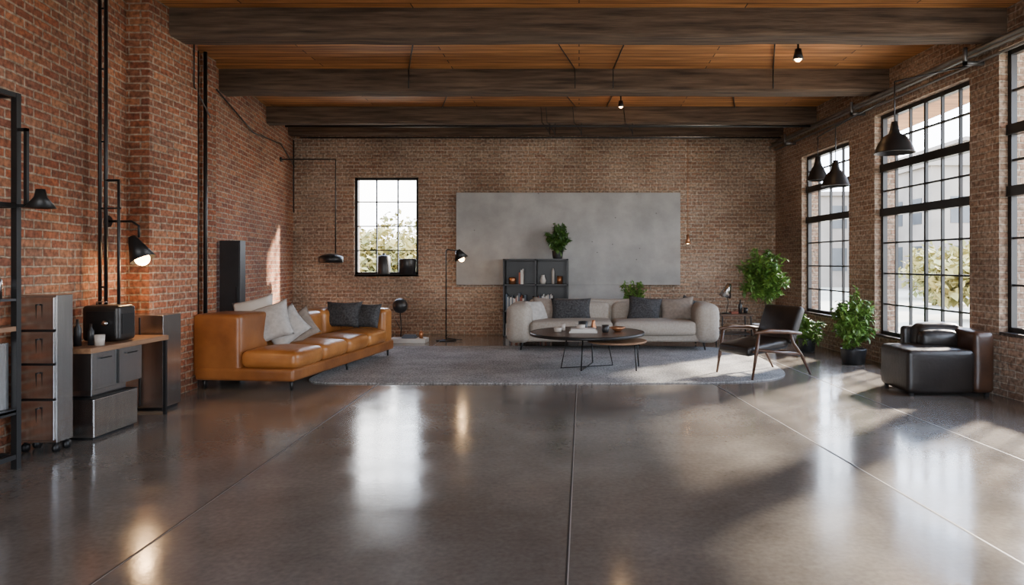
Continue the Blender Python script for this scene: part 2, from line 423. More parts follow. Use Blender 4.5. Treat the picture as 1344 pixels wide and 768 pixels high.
b = NB(); box(b, -7, 6, -3.4, 13, -.15, 0); obj('floor', b, 'floor')
b = NB(); box(b, -7, 6, -3.4, 13, 0, .15); obj('ceiling', b, 'planks', loc=(0, 0, H))
b = NB(); box(b, -4.35, -3.95, 6.3, 7.1, -.02, H + .02); obj('wall_pilaster', b, 'brick_l', uv=True)
b = NB(); box(b, -4.75, -4.42, 8.05, 8.35, -.02, H + .02); obj('wall_pier', b, 'brick_l', uv=True)

# floor joints (narrow gap with pale edge)
J = (((-.085, -3), (0.0, 12.4)), ((-1.75, -2.9), (-2.35, 12.4)), ((2.55, -3), (.9, 12.4)), ((3.5, -2.9), (2.3, 12.4)), ((-3.1, 1.2), (4.4, 1.2)))
for mm, off, hw, z in (('joint', .007, .003, .0014), ('gap', 0, .004, .0012)):
    b = NB()
    for (A, Bq) in J:
        A = Vector((*A, z)); Bv = Vector((*Bq, z)); d = (Bv - A).normalized(); s = Vector((d.y, -d.x, 0))
        P = [A + s * (off - hw), A + s * (off + hw), Bv + s * (off + hw), Bv + s * (off - hw)]
        b.faces.new([b.verts.new(p) for p in P])
    obj('floor_joints', b, mm)

# ceiling beams
for i, (y, w, z0) in enumerate(((.5, .3, 3.5), (2.6, .3, 3.5), (4.7, .3, 3.5), (6.76, .30, 3.49), (8.85, .32, 3.48), (10.9, .22, 3.5), (12.25, .25, 3.58))):
    b = NB()
    n = 24; xs = [XL(y) - .1 + (XR(y) - XL(y) + .2) * j / n for j in range(n + 1)]
    if 6.3 < y < 7.1: xs = [-3.97 + (XR(y) + .1 + 3.97) * j / n for j in range(n + 1)]
    prev = None
    for x in xs:
        jz = random.uniform(-.007, .007); jy = random.uniform(-.006, .006); c = .025
        q = [(y - w / 2 + jy, H), (y - w / 2 + jy, z0 + c + jz), (y - w / 2 + c + jy, z0 + jz), (y + w / 2 - c, z0 + jz), (y + w / 2, z0 + c), (y + w / 2, H)]
        ring = [b.verts.new((x, *p)) for p in q]
        if prev:
            for k2 in range(5): b.faces.new((prev[k2], prev[k2 + 1], ring[k2 + 1], ring[k2]))
        else: b.faces.new(ring)
        prev = ring
    b.faces.new(prev)
    obj('ceiling_beam', b, 'beam')

# ------------------------------------------------------------------ conduits
R = root('ceiling_conduit')
b = NB()
tube(b, [(-4.9, 12.05, 3.5), (3.55, 12.05, 3.5)], .014, 8)
tube(b, [(-4.6, 10.74, 3.44), (3.7, 10.74, 3.44)], .018, 8)
for xx, sl, r in ((-1.65, -.5, .009), (-.35, .3, .007), (.55, -.12, .008), (2.0, .45, .009)):
    for (ya, yb) in ((6.95, 8.66), (9.05, 10.78)):
        tube(b, [(xx, ya, 3.745), (xx + sl * .5, (ya + yb) / 2, 3.735), (xx + sl, yb, 3.745)], r, 6)
        if ya < 8: tube(b, [(xx + sl, yb - .005, 3.745), (xx + sl, yb - .012, 3.5)], r * .8, 6)
for xx in (-.6, -.52, -.1, .7):
    tube(b, [(xx, 10.76, 3.74), (xx + .02, 10.72, 3.5), (xx + .12, 10.7, 3.36), (xx + .14, 10.75, 3.3), (xx + .14, 10.8, 3.5)], .006, 6)
obj('pipes', b, 'black', R, True)
R = root('wall_conduit')
b = NB()
for dx, z, r in ((-.10, 3.44, .028), (-.17, 3.37, .016), (-.06, 3.33, .014)):
    tube(b, [(XR(d) + dx, d, z) for d in (-2.8, 3, 6, 9, 12.35)], r, 10)
for d in (1, 3.2, 5.4, 6.95, 9.3, 11.6):
    box(b, XR(d) - .2, XR(d) + .01, d - .02, d + .02, 3.30, 3.34); box(b, XR(d) - .2, XR(d) - .17, d - .02, d + .02, 3.3, 3.48)
obj('pipes', b, 'conduit', R, True)
R = root('wall_conduit')
b = NB()
tube(b, [(-4.36, 8.0, 0), (-4.36, 8.0, H)], .022, 10); tube(b, [(-4.43, 7.97, 0), (-4.43, 7.97, H)], .012, 8)
tube(b, [(XL(8.5) + .04, 8.5, 3.45), (XL(10) + .04, 10, 3.2), (XL(11.5) + .04, 11.5, 3.3), (XL(12.4) + .05, 12.4, 3.05)], .01, 8)
tube(b, [(XL(12.3) + .06, 12.3, 3.5), (XL(12.3) + .06, 12.3, 2.2)], .012, 8)
tube(b, [(-3.93, 7.0, 3.6), (-3.93, 7.0, 3.1), (-4.3, 8.0, 3.0)], .008, 8)
obj('pipes', b, 'black', R, True)

# ------------------------------------------------------------------ tan leather sofa (local: +y along length)
R = root('leather_sofa', (-2.87, 6.88, 0), math.radians(-6))
Lg = 2.72; W = 1.06
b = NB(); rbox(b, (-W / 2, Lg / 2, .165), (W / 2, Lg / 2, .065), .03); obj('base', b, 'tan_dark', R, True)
b = NB()
sw = .56
for i in range(4):
    l = (Lg - .30) / 4
    rbox(b, (-sw / 2 - .0, .02 + l * (i + .5), .315), (sw / 2 + .02, l / 2 - .001, .085), .06, (.02, .0, .038))
obj('seat_cushions', b, 'tan', R, True)
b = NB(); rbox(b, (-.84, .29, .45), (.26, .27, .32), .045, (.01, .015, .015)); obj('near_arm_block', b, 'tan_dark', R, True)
b = NB()
for i in range(3):
    l = (Lg - .56 - .02) / 3
    rbox(b, (-.86, .57 + l * (i + .5), .43), (.19, l / 2 - .001, .25), .07, (.035, 0, .02))
obj('backrest', b, 'tan', R, True)
b = NB(); rbox(b, (-.46, Lg - .14, .42), (.44, .14, .25), .06, (.0, .015, .015)); obj('far_arm', b, 'tan', R, True)
b = NB()
for x, y in ((-.06, .08), (-.06, Lg - .08), (-1.0, .08), (-1.0, Lg - .08), (-.06, Lg / 2)):
    tube(b, [(x, y, 0), (x, y, .11)], [.012, .018], 8)
obj('legs', b, 'black', R, True)
R2 = root('light_throw_pillow', (-3.3, 7.55, .61))
b = NB()
pillow(b, .48, .44, .2, TR((-.10, -.04, .03), -25, -18, 10)); pillow(b, .44, .40, .17, TR((.04, .06, -.03), -30, -38, 20))
obj('cushions', b, 'pill_light', R2, True)
b = NB(); pillow(b, .42, .38, .15, TR((.10, .22, -.05), -30, -30, 20)); obj('striped_cushion', b, 'pill_taupe', R2, True)
b = NB(); pillow(b, .46, .42, .17, TR((-.30, .06, .10), -18, -14, 4)); obj('white_cushion', b, 'white', R2, True)
R2 = root('charcoal_throw_pillow', (-3.0, 9.15, .61))
b = NB(); pillow(b, .5, .36, .2, TR((-.15, 0, 0), -20, 0, -6)); pillow(b, .36, .34, .18, TR((.17, .03, -.02), -20, 0, -12)); obj('cushions', b, 'pill_dark', R2, True)

# ------------------------------------------------------------------ rug
b = NB(); pts = []
for i in range(160):
    t = 2 * math.pi * i / 160; c, s = math.cos(t), math.sin(t); e = 2 / (12.0 if c < 0 else 4.6)
    pts.append((-.28 + 2.74 * math.copysign(abs(c) ** e, c), 8.98 + 1.64 * math.copysign(abs(s) ** e, s)))
lo = [b.verts.new((x, y, .001)) for x, y in pts]; up = [b.verts.new((x, y, .014)) for x, y in pts]
b.faces.new(up); b.faces.new(lo[::-1])
for i in range(160): b.faces.new((lo[i], lo[(i + 1) % 160], up[(i + 1) % 160], up[i]))
obj('area_rug', b, 'rug')

# ------------------------------------------------------------------ greige sofa
R = root('fabric_sofa', (.5, 10.05, .015))
b = NB(); rbox(b, (0, .48, .18), (1.5, .46, .06), .04); obj('base', b, 'fabric', R, True)
b = NB()
for s in (-1, 1): rbox(b, (s * 1.39, .46, .39), (.175, .50, .28), .11, (.02, .03, .02))
obj('arms', b, 'fabric', R, True)
b = NB()
for s in (-1, 1): rbox(b, (s * .61, .36, .32), (.605, .42, .10), .06, (0, .02, .03))
obj('seat_cushions', b, 'fabric', R, True)
b = NB(); rbox(b, (0, .86, .42), (1.3, .12, .29), .08); obj('back_frame', b, 'fabric', R, True)
b = NB()
for s in (-1, 1): rbox(b, (s * .61, .70, .56), (.6, .12, .175), .09, (0, .04, .03), mx=TR((0, 0, 0), -6))
obj('back_cushions', b, 'fabric', R, True)
b = NB()
for s in (-1, 1):
    for y in (.06, .86): tube(b, [(s * 1.36, y, 0.0), (s * 1.33, y, .14)], [.012, .02], 8)
obj('legs', b, 'black', R, True)
b = NB(); pillow(b, .62, .36, .2, TR((-.62, .44, .57), -18, 0, 3)); pillow(b, .52, .40, .2, TR((.50, .44, .57), -18, 6, -5)); obj('charcoal_pillows', b, 'pill_dark', R, True)
b = NB(); pillow(b, .54, .38, .18, TR((1.0, .46, .57), -18, -5, -8)); pillow(b, .42, .38, .16, TR((-1.02, .50, .57), -18, 6, 14)); obj('taupe_pillows', b, 'pill_taupe', R, True)
b = NB(); pillow(b, .38, .36, .16, TR((-1.15, .40, .54), -20, 0, 30)); obj('light_pillow', b, 'pill_light', R, True)
b = NB(); pillow(b, .3, .3, .12, TR((1.18, .52, .60), -18, 25, -20)); obj('dark_pillow', b, 'pill_dark', R, True)

# ------------------------------------------------------------------ coffee table
R = root('coffee_table', (.1, 8.45, .015))
b = NB(); lathe(b, [(0, .405), (.66, .405), (.695, .415), (.695, .43), (.685, .435), (0, .435)], seg=64); obj('top', b, 'walnut', R, False)
b = NB(); lathe(b, [(.693, .402), (.702, .402), (.702, .437), (.693, .437)], seg=64); obj('rim', b, 'black', R, True)
b = NB(); lathe(b, [(0, .32), (.34, .32), (.36, .33), (.36, .345), (0, .35)], center=(.36, -.12, 0), seg=48); obj('lower_shelf', b, 'deskwood', R)
b = NB()
for a in (0.35, 1.35):
    dx, dy = math.cos(a) * .34, math.sin(a) * .34
    tube(b, [(-dx * .75, -dy * .75, .405), (-dx, -dy, .008), (dx, dy, .008), (dx * .75, dy * .75, .405)], .009, 8)
tube(b, [(.36, -.12, .32), (.36, -.12, .405)], .02, 8)
tube(b, [(.56, -.3, .325), (.58, -.32, .0)], .008, 8); tube(b, [(.62, .05, .325), (.64, .07, .0)], .008, 8)
obj('wire_legs', b, 'black', R, True)
R = root('coffee_table_decor', (.1, 8.45, .453))
b = NB(); box(b, -.22, .12, -.2, .05, 0, .022); box(b, -.2, .1, -.18, .04, .022, .045); obj('books', b, 'white', R)
b = NB(); lathe(b, [(0, 0), (.035, 0), (.045, .03), (.045, .09), (.04, .09), (.038, .02), (0, .02)], (.22, -.1, 0)); lathe(b, [(0, 0), (.05, 0), (.06, .02), (.06, .11), (.05, .11), (.05, .02), (0, .02)], (-.05, .2, 0)); obj('cups', b, 'ceramic', R, True)
b = NB(); lathe(b, [(0, 0), (.04, 0), (.1, .05), (.095, .052), (.035, .012), (0, .012)], (.38, .05, 0)); lathe(b, [(0, 0), (.03, 0), (.035, .04), (.02, .1), (.025, .13), (0, .13)], (.08, .12, 0)); obj('bowls', b, 'copper', R, True)
b = NB(); lathe(b, [(0, 0), (.045, 0), (.05, .05), (.03, .055), (0, .055)], (-.36, -.05, 0)); lathe(b, [(0, 0), (.03, 0), (.03, .08), (0, .08)], (-.3, .12, 0)); lathe(b, [(0, .046), (.05, .046), (.055, .09), (0, .09)], (-.08, -.08, 0)); obj('candles', b, 'cream', R, True)

# ------------------------------------------------------------------ lounge chair (forward +x)
R = root('wooden_lounge_chair', (2.08, 7.95, 0.014), math.radians(207)); R.scale = (.9, .9, .90)
b = NB(); rbox(b, (.04, 0, .38), (.34, .29, .06), .045, (.0, 0, .02), mx=TR((0, 0, 0), 0, 7, 0)); obj('seat_cushion', b, 'bleather', R, True)
b = NB(); rbox(b, (0, 0, 0), (.055, .33, .25), .045, (.03, 0, 0), mx=TR((-.36, 0, .63), 0, -22, 0)); obj('back_cushion', b, 'bleather', R, True)
b = NB()
for s in (-1, 1):
    y = s * .34
    tube(b, [(.40, y, 0), (.34, y, .3), (.30, y, .56)], [.013, .022, .02], 8)
    tube(b, [(-.56, y, 0), (-.40, y, .26), (-.26, y, .42), (-.22, y, .55)], [.013, .022, .022, .018], 8)
    tube(b, [(.33, y, .36), (-.38, y, .27)], .018, 8)
    tube(b, [(.36, y, .57), (.15, y + s * .01, .585), (-.15, y + s * .01, .565), (-.40, y, .53)], [.016, .03, .028, .018], 8)
tube(b, [(.34, -.34, .33), (.34, .34, .33)], .016, 8); tube(b, [(-.36, -.34, .28), (-.36, .34, .28)], .016, 8)
tube(b, [(-.40, -.34, .53), (-.40, .34, .53)], .014, 8)
obj('frame', b, 'walnut', R, True)

# ------------------------------------------------------------------ black leather armchair
R = root('leather_armchair', (3.19, 6.65, 0)); R.scale = (.94, .82, .98)
b = NB(); rbox(b, (.35, .38, .245), (.35, .38, .215), .05, (.01, .01, .02)); obj('seat_block', b, 'bleather', R, True)
b = NB(); rbox(b, (.80, .38, .335), (.105, .37, .305), .05, (.02, .01, .01)); obj('side_arm', b, 'brleather', R, True)
b = NB(); rbox(b, (.56, .60, .53), (.24, .13, .15), .07, (.01, .03, .02), mx=TR((0, 0, 0), 0, 0, 0)); obj('back_cushion', b, 'bleather', R, True)
b = NB(); rbox(b, (.50, .42, .53), (.2, .07, .085), .05, (.01, .03, .02)); obj('lumbar_roll', b, 'bleather', R, True)
b = NB(); rbox(b, (.55, .76, .345), (.31, .06, .30), .04, (0, 0.01, 0.01)); obj('back_panel', b, 'bleather', R, True)
b = NB()
for x, y in ((.06, .06), (.84, .06), (.06, .72), (.84, .74)): box(b, x - .02, x + .02, y - .02, y + .02, 0, .05)
obj('feet', b, 'black', R)

# ------------------------------------------------------------------ concrete panel
R = root('concrete_wall_panel', (0, 12.42, 0))
b = NB(); box(b, -2.22, 1.83, -.04, .078, .90, 2.57); obj('slab', b, 'concrete', R, bevel=.006)
b = NB(); box(b, -.2, .82, -.03, .078, 0, .90); obj('lower_slab', b, 'concrete', R)

# ------------------------------------------------------------------ bookshelf
R = root('bookshelf', (-.76, 11.98, 0))
b = NB(); w, dd, t, hh = .57, .36, .025, 1.37
box(b, -w, -w + t, 0, dd, 0, hh); box(b, w - t, w, 0, dd, 0, hh); box(b, -.012, .012, 0, dd, 0, hh); box(b, -w, w, dd - .015, dd, 0, hh)
for z in (0, .44, .90, hh - t): box(b, -w, w, 0, dd, z, z + t)
obj('carcass', b, 'black', R)
bs = {'white': NB(), 'bk_r': NB(), 'bk_b': NB(), 'cream': NB()}
for (x0, z, n) in ((-.53, .465, 14), (.04, .465, 11), (-.3, .925, 3), (-.53, .025, 9), (.05, .025, 8)):
    x = x0
    for i in range(n):
        t = random.uniform(.018, .036); q = random.choice(list(bs)); box(bs[q], x, x + t - .002, .06, .06 + random.uniform(.18, .24), z, z + random.uniform(.2, .3)); x += t
for q, bb in bs.items(): obj('books', bb, q, R)
b = NB(); lathe(b, [(0, 0), (.04, 0), (.06, .06), (.03, .14), (.035, .16), (0, .16)], (.12, .14, .925)); lathe(b, [(0, 0), (.025, 0), (.025, .22), (.01, .28), (0, .28)], (.3, .14, .925)); obj('vases', b, 'cream', R, True)
b = NB(); lathe(b, [(0, 0), (.06, 0), (.07, .1), (.05, .12), (0, .12)], (-.42, .14, .925)); lathe(b, [(0, 0), (.05, 0), (.05, .14), (0, .14)], (.42, .14, .925)); obj('pots', b, 'copper', R, True)

# ------------------------------------------------------------------ plants
plant('trailing_pothos', (-.38, 12.13, 1.373), .10, .14, .05, .68, .22, 50, 36, .085, 'leaf_dk', droop=.55)
plant('potted_shrub', (.88, 11.35, 0), .15, .55, .60, 1.08, .22, 40, 24, .08, 'leaf')
plant('potted_tree', (2.90, 10.75, 0), .19, .34, .60, 1.60, .40, 90, 36, .10, 'leaf', trunk=True, pot='cream')
plant('potted_fern', (3.34, 10.05, 0), .13, .2, .06, .62, .27, 50, 28, .08, 'leaf', droop=.5)
plant('potted_ficus', (3.52, 8.8, 0), .16, .2, .16, 1.0, .30, 80, 32, .09, 'leaf', droop=.25)

# ------------------------------------------------------------------ side table and its things
R = root('side_table', (2.45, 10.85, 0))
b = NB(); box(b, -.25, .25, -.22, .22, .47, .5); obj('top', b, 'walnut', R, bevel=.004)
b = NB()
for x in (-.22, .22):
    for y in (-.19, .19): tube(b, [(x * 1.08, y * 1.08, .0), (x, y, .47)], .011, 8)
box(b, -.22, .22, -.19, .19, .18, .195)
obj('legs', b, 'black', R)
R = root('desk_lamp', (2.32, 10.8, .5))
b = NB(); lathe(b, [(0, 0), (.07, 0), (.07, .012), (0, .016)]); tube(b, [(0, 0, .01), (.03, 0, .18), (-.04, 0, .42)], .006, 8)
obj('stand', b, 'black', R, True)
b = NB(); lathe(b, [(0, .14), (.035, .14), (.05, .08), (.10, -.08), (.095, -.08), (.045, .07), (0, .1)], mx=TR((-.0, 0, .34), 0, 20, 0)); obj('shade', b, 'steel', R, True)
R = root('side_table_decor', (2.45, 10.85, .5))
b = NB(); lathe(b, [(0, 0), (.03, 0), (.03, .13), (.012, .17), (.012, .22), (0, .22)], (.1, 0, 0)); lathe(b, [(0, 0), (.035, 0), (.035, .09), (0, .09)], (.19, .02, 0)); obj('bottle', b, 'ceramic', R, True)
b = NB(); box(b, -.06, .05, -.1, .06, 0, .03); obj('book', b, 'bk_r', R)

# ------------------------------------------------------------------ lamps
def point(name, loc, e, col=(1, .62, .3), r=.04, parent=None):
    ld = bpy.data.lights.new(name, 'POINT'); ld.energy = e; ld.color = col; ld.shadow_soft_size = r
    lo = bpy.data.objects.new(name, ld); C.objects.link(lo); lo.location = loc
    if parent: lo.parent = parent
def bulb(R, loc, r=.03):
    b = NB(); bmesh.ops.create_uvsphere(b, u_segments=14, v_segments=10, radius=r, matrix=Matrix.Translation(Vector(loc))); return obj('bulb', b, 'bulb', R, True)

R = root('floor_lamp', (-2.22, 11.45, 0))
b = NB(); lathe(b, [(0, 0), (.17, 0), (.17, .012), (.02, .022), (0, .022)]); tube(b, [(0, 0, .01), (0, 0, 1.5), (.02, 0, 1.52), (.2, -.03, 1.5)], .011, 8)
tube(b, [(.0, 0, .04), (.28, -.06, .02)], .008, 8)
obj('stand', b, 'black', R, True)
b = NB(); lathe(b, [(0, .10), (.04, .10), (.055, .07), (.12, -.06), (.114, -.06), (.05, .06), (0, .08)], mx=TR((.24, -.04, 1.42), 0, -24, 0)); obj('shade', b, 'black', R, True)
bulb(R, (.265, -.04, 1.365), .05); point('glow', (.28, -.05, 1.30), 5, parent=R)

def pendant(name, x, y, z, dia, top, arm=None, lit=False):
    R = root(name, (x, y, 0)); r = dia / 2
    b = NB(); tube(b, [(0, 0, z + .24), (0, 0, top)], .006, 6)
    if arm: tube(b, [(0, 0, top), arm], .008, 6)
    obj('cord', b, 'black', R, True)
    b = NB(); lathe(b, [(0, z + .31), (.03, z + .31), (.045, z + .23), (.055, z + .19), (r * .62, z + .15), (r * .88, z + .07), (r, z), (r * 1.06, z - .01), (r * .98, z - .012), (r * .84, z + .06), (r * .55, z + .135), (0, z + .16)], seg=36); obj('shade', b, 'black', R, True)
    b = NB(); bmesh.ops.create_uvsphere(b, u_segments=12, v_segments=8, radius=.035, matrix=Matrix.Translation((0, 0, z + .05))); obj('bulb', b, 'cream', R, True)
    return R
pendant('pendant_lamp', 3.22, 7.0, 2.43, .38, 3.15, (.79, 0, 3.32)); pendant('pendant_lamp', 3.18, 8.5, 2.26, .33, 3.0, (.62, 0, 3.32)); pendant('pendant_lamp', 3.22, 9.25, 2.42, .26, 3.0, (.58, 0, 3.32))

R = root('ceiling_spotlight', (2.46, 7.7, 0))
b = NB(); tube(b, [(0, 0, H), (0, 0, 3.66)], .012, 8); lathe(b, [(0, 3.70), (.035, 3.70), (.06, 3.58), (.055, 3.58), (.03, 3.66), (0, 3.66)]); obj('housing', b, 'black', R, True); bulb(R, (0, 0, 3.60), .042); point('glow', (0, 0, 3.55), 8, parent=R)
R = root('ceiling_spotlight', (.61, 10.0, 0))
b = NB(); tube(b, [(0, 0, H), (0, 0, 3.62)], .01, 8); lathe(b, [(0, 3.66), (.03, 3.66), (.045, 3.57), (.04, 3.57), (0, 3.62)]); obj('housing', b, 'black', R, True); bulb(R, (0, 0, 3.59), .032); point('glow', (0, 0, 3.54), 5, parent=R)

R = root('bulb_pendant', (1.92, 12.1, 0))
b = NB(); tube(b, [(0, 0, 3.5), (0, 0, 1.78)], .006, 6); lathe(b, [(0, 1.8), (.02, 1.8), (.025, 1.72), (.055, 1.64), (.05, 1.64), (0, 1.7)]); obj('cord', b, 'copper', R, True); bulb(R, (0, 0, 1.655), .025)

R = root('swing_arm_pendant', (0, 0, 0))
b = NB(); xl = XL(11.6); tube(b, [(xl, 11.6, 3.05), (xl + .06, 11.6, 3.05), (-4.12, 11.6, 3.05), (-4.12, 11.6, 1.46)], .012, 8); lathe(b, [(.04, 0), (.04, .02), (0, .02)], mx=TR((xl + .01, 11.6, 3.05), 0, 90, 0)); obj('arm', b, 'black', R, True)
b = NB(); lathe(b, [(0, 1.46), (.05, 1.45), (.14, 1.43), (.2, 1.40), (.2, 1.30), (.19, 1.30), (.0, 1.34)], (-4.2, 11.6, 0)); obj('shade', b, 'black', R, True)

# lit wall spotlight on the left
R = root('wall_spotlight', (-3.82, 5.95, -.14))
b = NB(); tube(b, [(-.26, 0, 1.80), (-.06, 0, 1.80), (0.0, 0, 1.76), (0, 0, 1.66)], .010, 8); lathe(b, [(.05, 0), (.05, .02), (0, .02)], mx=TR((-.28, 0, 1.8), 0, 90, 0)); obj('bracket', b, 'black', R, True)
b = NB(); lathe(b, [(0, .14), (.03, .14), (.045, .10), (.06, .05), (.105, -.08), (.098, -.08), (.055, .04), (0, .08)], mx=TR((.0, 0, 1.54), 0, -26, 0)); obj('shade', b, 'black', R, True)
bulb(R, (.03, 0, 1.475), .06); point('glow', (.06, 0, 1.40), 13, parent=R)

# ------------------------------------------------------------------ ball sculpture on plinth
R = root('ball_sculpture', (-3.0, 11.5, 0))
b = NB(); bmesh.ops.create_uvsphere(b, u_segments=28, v_segments=18, radius=.125, matrix=Matrix.Translation((0, 0, .58))); obj('ball', b, 'ceramic', R, True)
b = NB(); tube(b, [(0, 0, .47), (.02, 0, .2), (0, 0, .01)], .01, 8); tube(b, [(.0, 0, .2), (-.08, .02, .34)], .006, 6); lathe(b, [(0, 0), (.1, 0), (.1, .012), (0, .014)]); obj('stand', b, 'black', R, True)
R = root('low_display_box', (-2.78, 11.2, 0))
b = NB(); box(b, -.3, .3, -.14, .14, 0, .07); obj('plinth', b, 'white', R, bevel=.005)
b = NB(); box(b, -.1, .12, -.08, .08, .07, .10); box(b, -.08, .1, -.07, .07, .10, .125); obj('books', b, 'bk_b', R)
b = NB(); lathe(b, [(0, .07), (.03, .07), (.035, .14), (.015, .19), (0, .19)], (.2, 0, 0)); obj('vase', b, 'copper', R, True)

# window sill canisters
R = root('sill_canisters', (0, 12.56, 1.085))
b = NB(); lathe(b, [(0, 0), (.11, 0), (.115, .02), (.115, .32), (.09, .35), (.03, .36), (.03, .39), (0, .39)], (-3.57, -.02, 0)); lathe(b, [(0, 0), (.15, 0), (.16, .27), (.15, .29), (.11, .28), (0, .27)], (-3.14, -.02, 0)); obj('jars', b, 'ceramic', R, True)

# ------------------------------------------------------------------ tall dark cabinet by left wall
R = root('tall_cabinet', (-4.39, 8.62, 0))
b = NB(); box(b, -.13, .13, 0, .14, .02, 1.58); obj('body', b, 'darkgrey', R, bevel=.004)
b = NB(); box(b, -.12, .12, -.012, 0, .05, 1.56); obj('door_panel', b, 'darkgrey', R); b = NB(); box(b, .09, .10, -.03, -.012, .8, 1.0); box(b, -.13, .13, .02, .13, 0, .02); obj('handle', b, 'black', R)

# ------------------------------------------------------------------ left work area
R = root('steel_drawer_cabinet', (-3.70, 4.68, 0))
b = NB(); box(b, -.135, .135, 0, .15, .07, 1.08); obj('carcass', b, 'steel', R, bevel=.003)
b = NB(); hs = b2 = NB()
for (z0, z1) in ((.09, .36), (.375, .60), (.615, .83), (.845, 1.065)):
    box(b, -.128, .128, -.02, 0, z0, z1); tube(hs, [(.03, -.02, z1 - .05), (.03, -.045, z1 - .05), (.03, -.045, z1 - .15), (.03, -.02, z1 - .15)], .006, 6)
obj('drawer_fronts', b, 'steel_l', R, bevel=.004); obj('handles', hs, 'black', R, True)
b = NB(); box(b, -.132, .132, -.006, 0, .36, .375); box(b, -.132, .132, -.006, 0, .60, .615); box(b, -.132, .132, -.006, 0, .83, .845); obj('drawer_gaps', b, 'black', R)
b = NB()
for x in (-.10, .11):
    for y in (.03, .13): lathe(b, [(0, -.012), (.03, -.012), (.03, .012), (0, .012)], mx=TR((x, y, .03), 0, 90, 0)); tube(b, [(x, y, .03), (x, y, .075)], .01, 6)
obj('casters', b, 'black', R, True)

R = root('metal_storage_rack', (0, 0, 0))
b = NB()
for x in (-3.72, -3.555):
    for y in (3.9, 4.33): box(b, x - .018, x + .018, y - .018, y + .018, 0, 2.37)
for z in (.08, .36, 1.66, 2.355): 
    box(b, -3.72, -3.555, 4.315, 4.345, z - .015, z + .015); box(b, -3.72, -3.555, 3.885, 3.915, z - .015, z + .015); box(b, -3.57, -3.54, 3.9, 4.33, z - .015, z + .015); box(b, -3.735, -3.705, 3.9, 4.33, z - .015, z + .015)
box(b, -3.50, -3.48, 4.32, 4.34, 1.66, 2.15); box(b, -3.555, -3.48, 4.32, 4.34, 2.13, 2.15); box(b, -3.555, -3.40, 4.32, 4.34, 1.65, 1.67)
obj('frame', b, 'black', R)
b = NB(); box(b, -3.735, -3.54, 3.88, 4.35, .87, .90); obj('wood_shelf', b, 'deskwood', R)
b = NB(); box(b, -3.735, -3.54, 3.88, 4.35, .36, .38); box(b, -3.735, -3.54, 3.88, 4.35, 1.06, 1.075); obj('steel_shelves', b, 'darkgrey', R)
b = NB(); box(b, -3.70, -3.575, 4.0, 4.30, .38, .80); obj('storage_bin', b, 'steel', R, bevel=.004)
b = NB(); lathe(b, [(0, 0), (.035, 0), (.035, .12), (.02, .14), (0, .14)], (-3.62, 4.25, 1.075)); lathe(b, [(0, 0), (.03, 0), (.03, .09), (0, .09)], (-3.69, 4.2, 1.075)); obj('jars', b, 'steel_l', R, True)
b = NB(); lathe(b, [(0, .12), (.025, .12), (.035, .07), (.085, 0), (.08, 0), (0, .06)], (-3.40, 4.33, 1.645)); obj('lamp_shade', b, 'black', R, True)

R = root('work_desk', (0, 0, 0))
b = NB(); box(b, -3.93, -3.53, 4.96, 5.9, .64, .68); obj('top', b, 'deskwood', R, bevel=.004)
b = NB()
for x, y in ((-3.91, 4.98), (-3.91, 5.88), (-3.55, 5.88)): box(b, x - .012, x + .012, y - .012, y + .012, 0, .64)
obj('legs', b, 'black', R)
b = NB(); box(b, -3.90, -3.57, 5.02, 5.60, .36, .64); box(b, -3.88, -3.60, 5.06, 5.45, .31, .36); obj('drawer_box', b, 'steel', R, bevel=.003)
b = NB(); box(b, -3.568, -3.56, 5.30, 5.31, .37, .63); box(b, -3.57, -3.555, 5.1, 5.22, .585, .595); box(b, -3.57, -3.555, 5.4, 5.52, .585, .595); obj('drawer_lines', b, 'black', R)
R = root('steel_file_box')
b = NB(); box(b, -3.90, -3.54, 5.0, 5.5, .02, .30); obj('box', b, 'steel_l', R, bevel=.006); b = NB(); box(b, -3.88, -3.56, 5.02, 5.48, 0, .02); box(b, -3.90, -3.54, 5.0, 5.5, .30, .306); obj('plinth', b, 'black', R)
R = root('steel_sideboard')
b = NB(); box(b, -4.05, -3.64, 6.0, 6.27, .03, .84); obj('body', b, 'steel', R, bevel=.004); b = NB(); box(b, -4.03, -3.66, 6.02, 6.25, 0, .03); box(b, -3.85, -3.84, 5.995, 6.0, .05, .82); obj('plinth', b, 'black', R)
R = root('coffee_machine', (-3.74, 5.36, .68))
b = NB(); rbox(b, (0, .1, .145), (.145, .11, .14), .03); obj('body', b, 'bleather', R, True)
b = NB(); box(b, -.10, .12, -.018, -.008, .05, .24); box(b, .14, .15, .03, .17, .06, .22); obj('front_panel', b, 'black', R); b = NB(); tube(b, [(.06, -.02, .15), (.06, -.05, .15)], .02, 10); tube(b, [(-.1, .1, .28), (-.1, .1, .31), (.1, .1, .31), (.1, .1, .28)], .007, 6); obj('knob', b, 'steel_l', R, True)
R = root('desk_bottles', (-3.80, 5.05, .68))
b = NB()
for x, y, r, h in ((0, 0, .03, .26), (.07, .05, .025, .2), (-.06, .1, .03, .32), (.12, .12, .022, .16)):
    lathe(b, [(0, 0), (r, 0), (r, h * .65), (r * .4, h * .8), (r * .4, h), (0, h)], (x, y, 0))
obj('bottles', b, 'ceramic', R, True)
b = NB(); lathe(b, [(0, 0), (.03, 0), (.035, .08), (.03, .08), (.027, .01), (0, .01)], (.2, .1, 0)); obj('cup', b, 'cream', R, True)

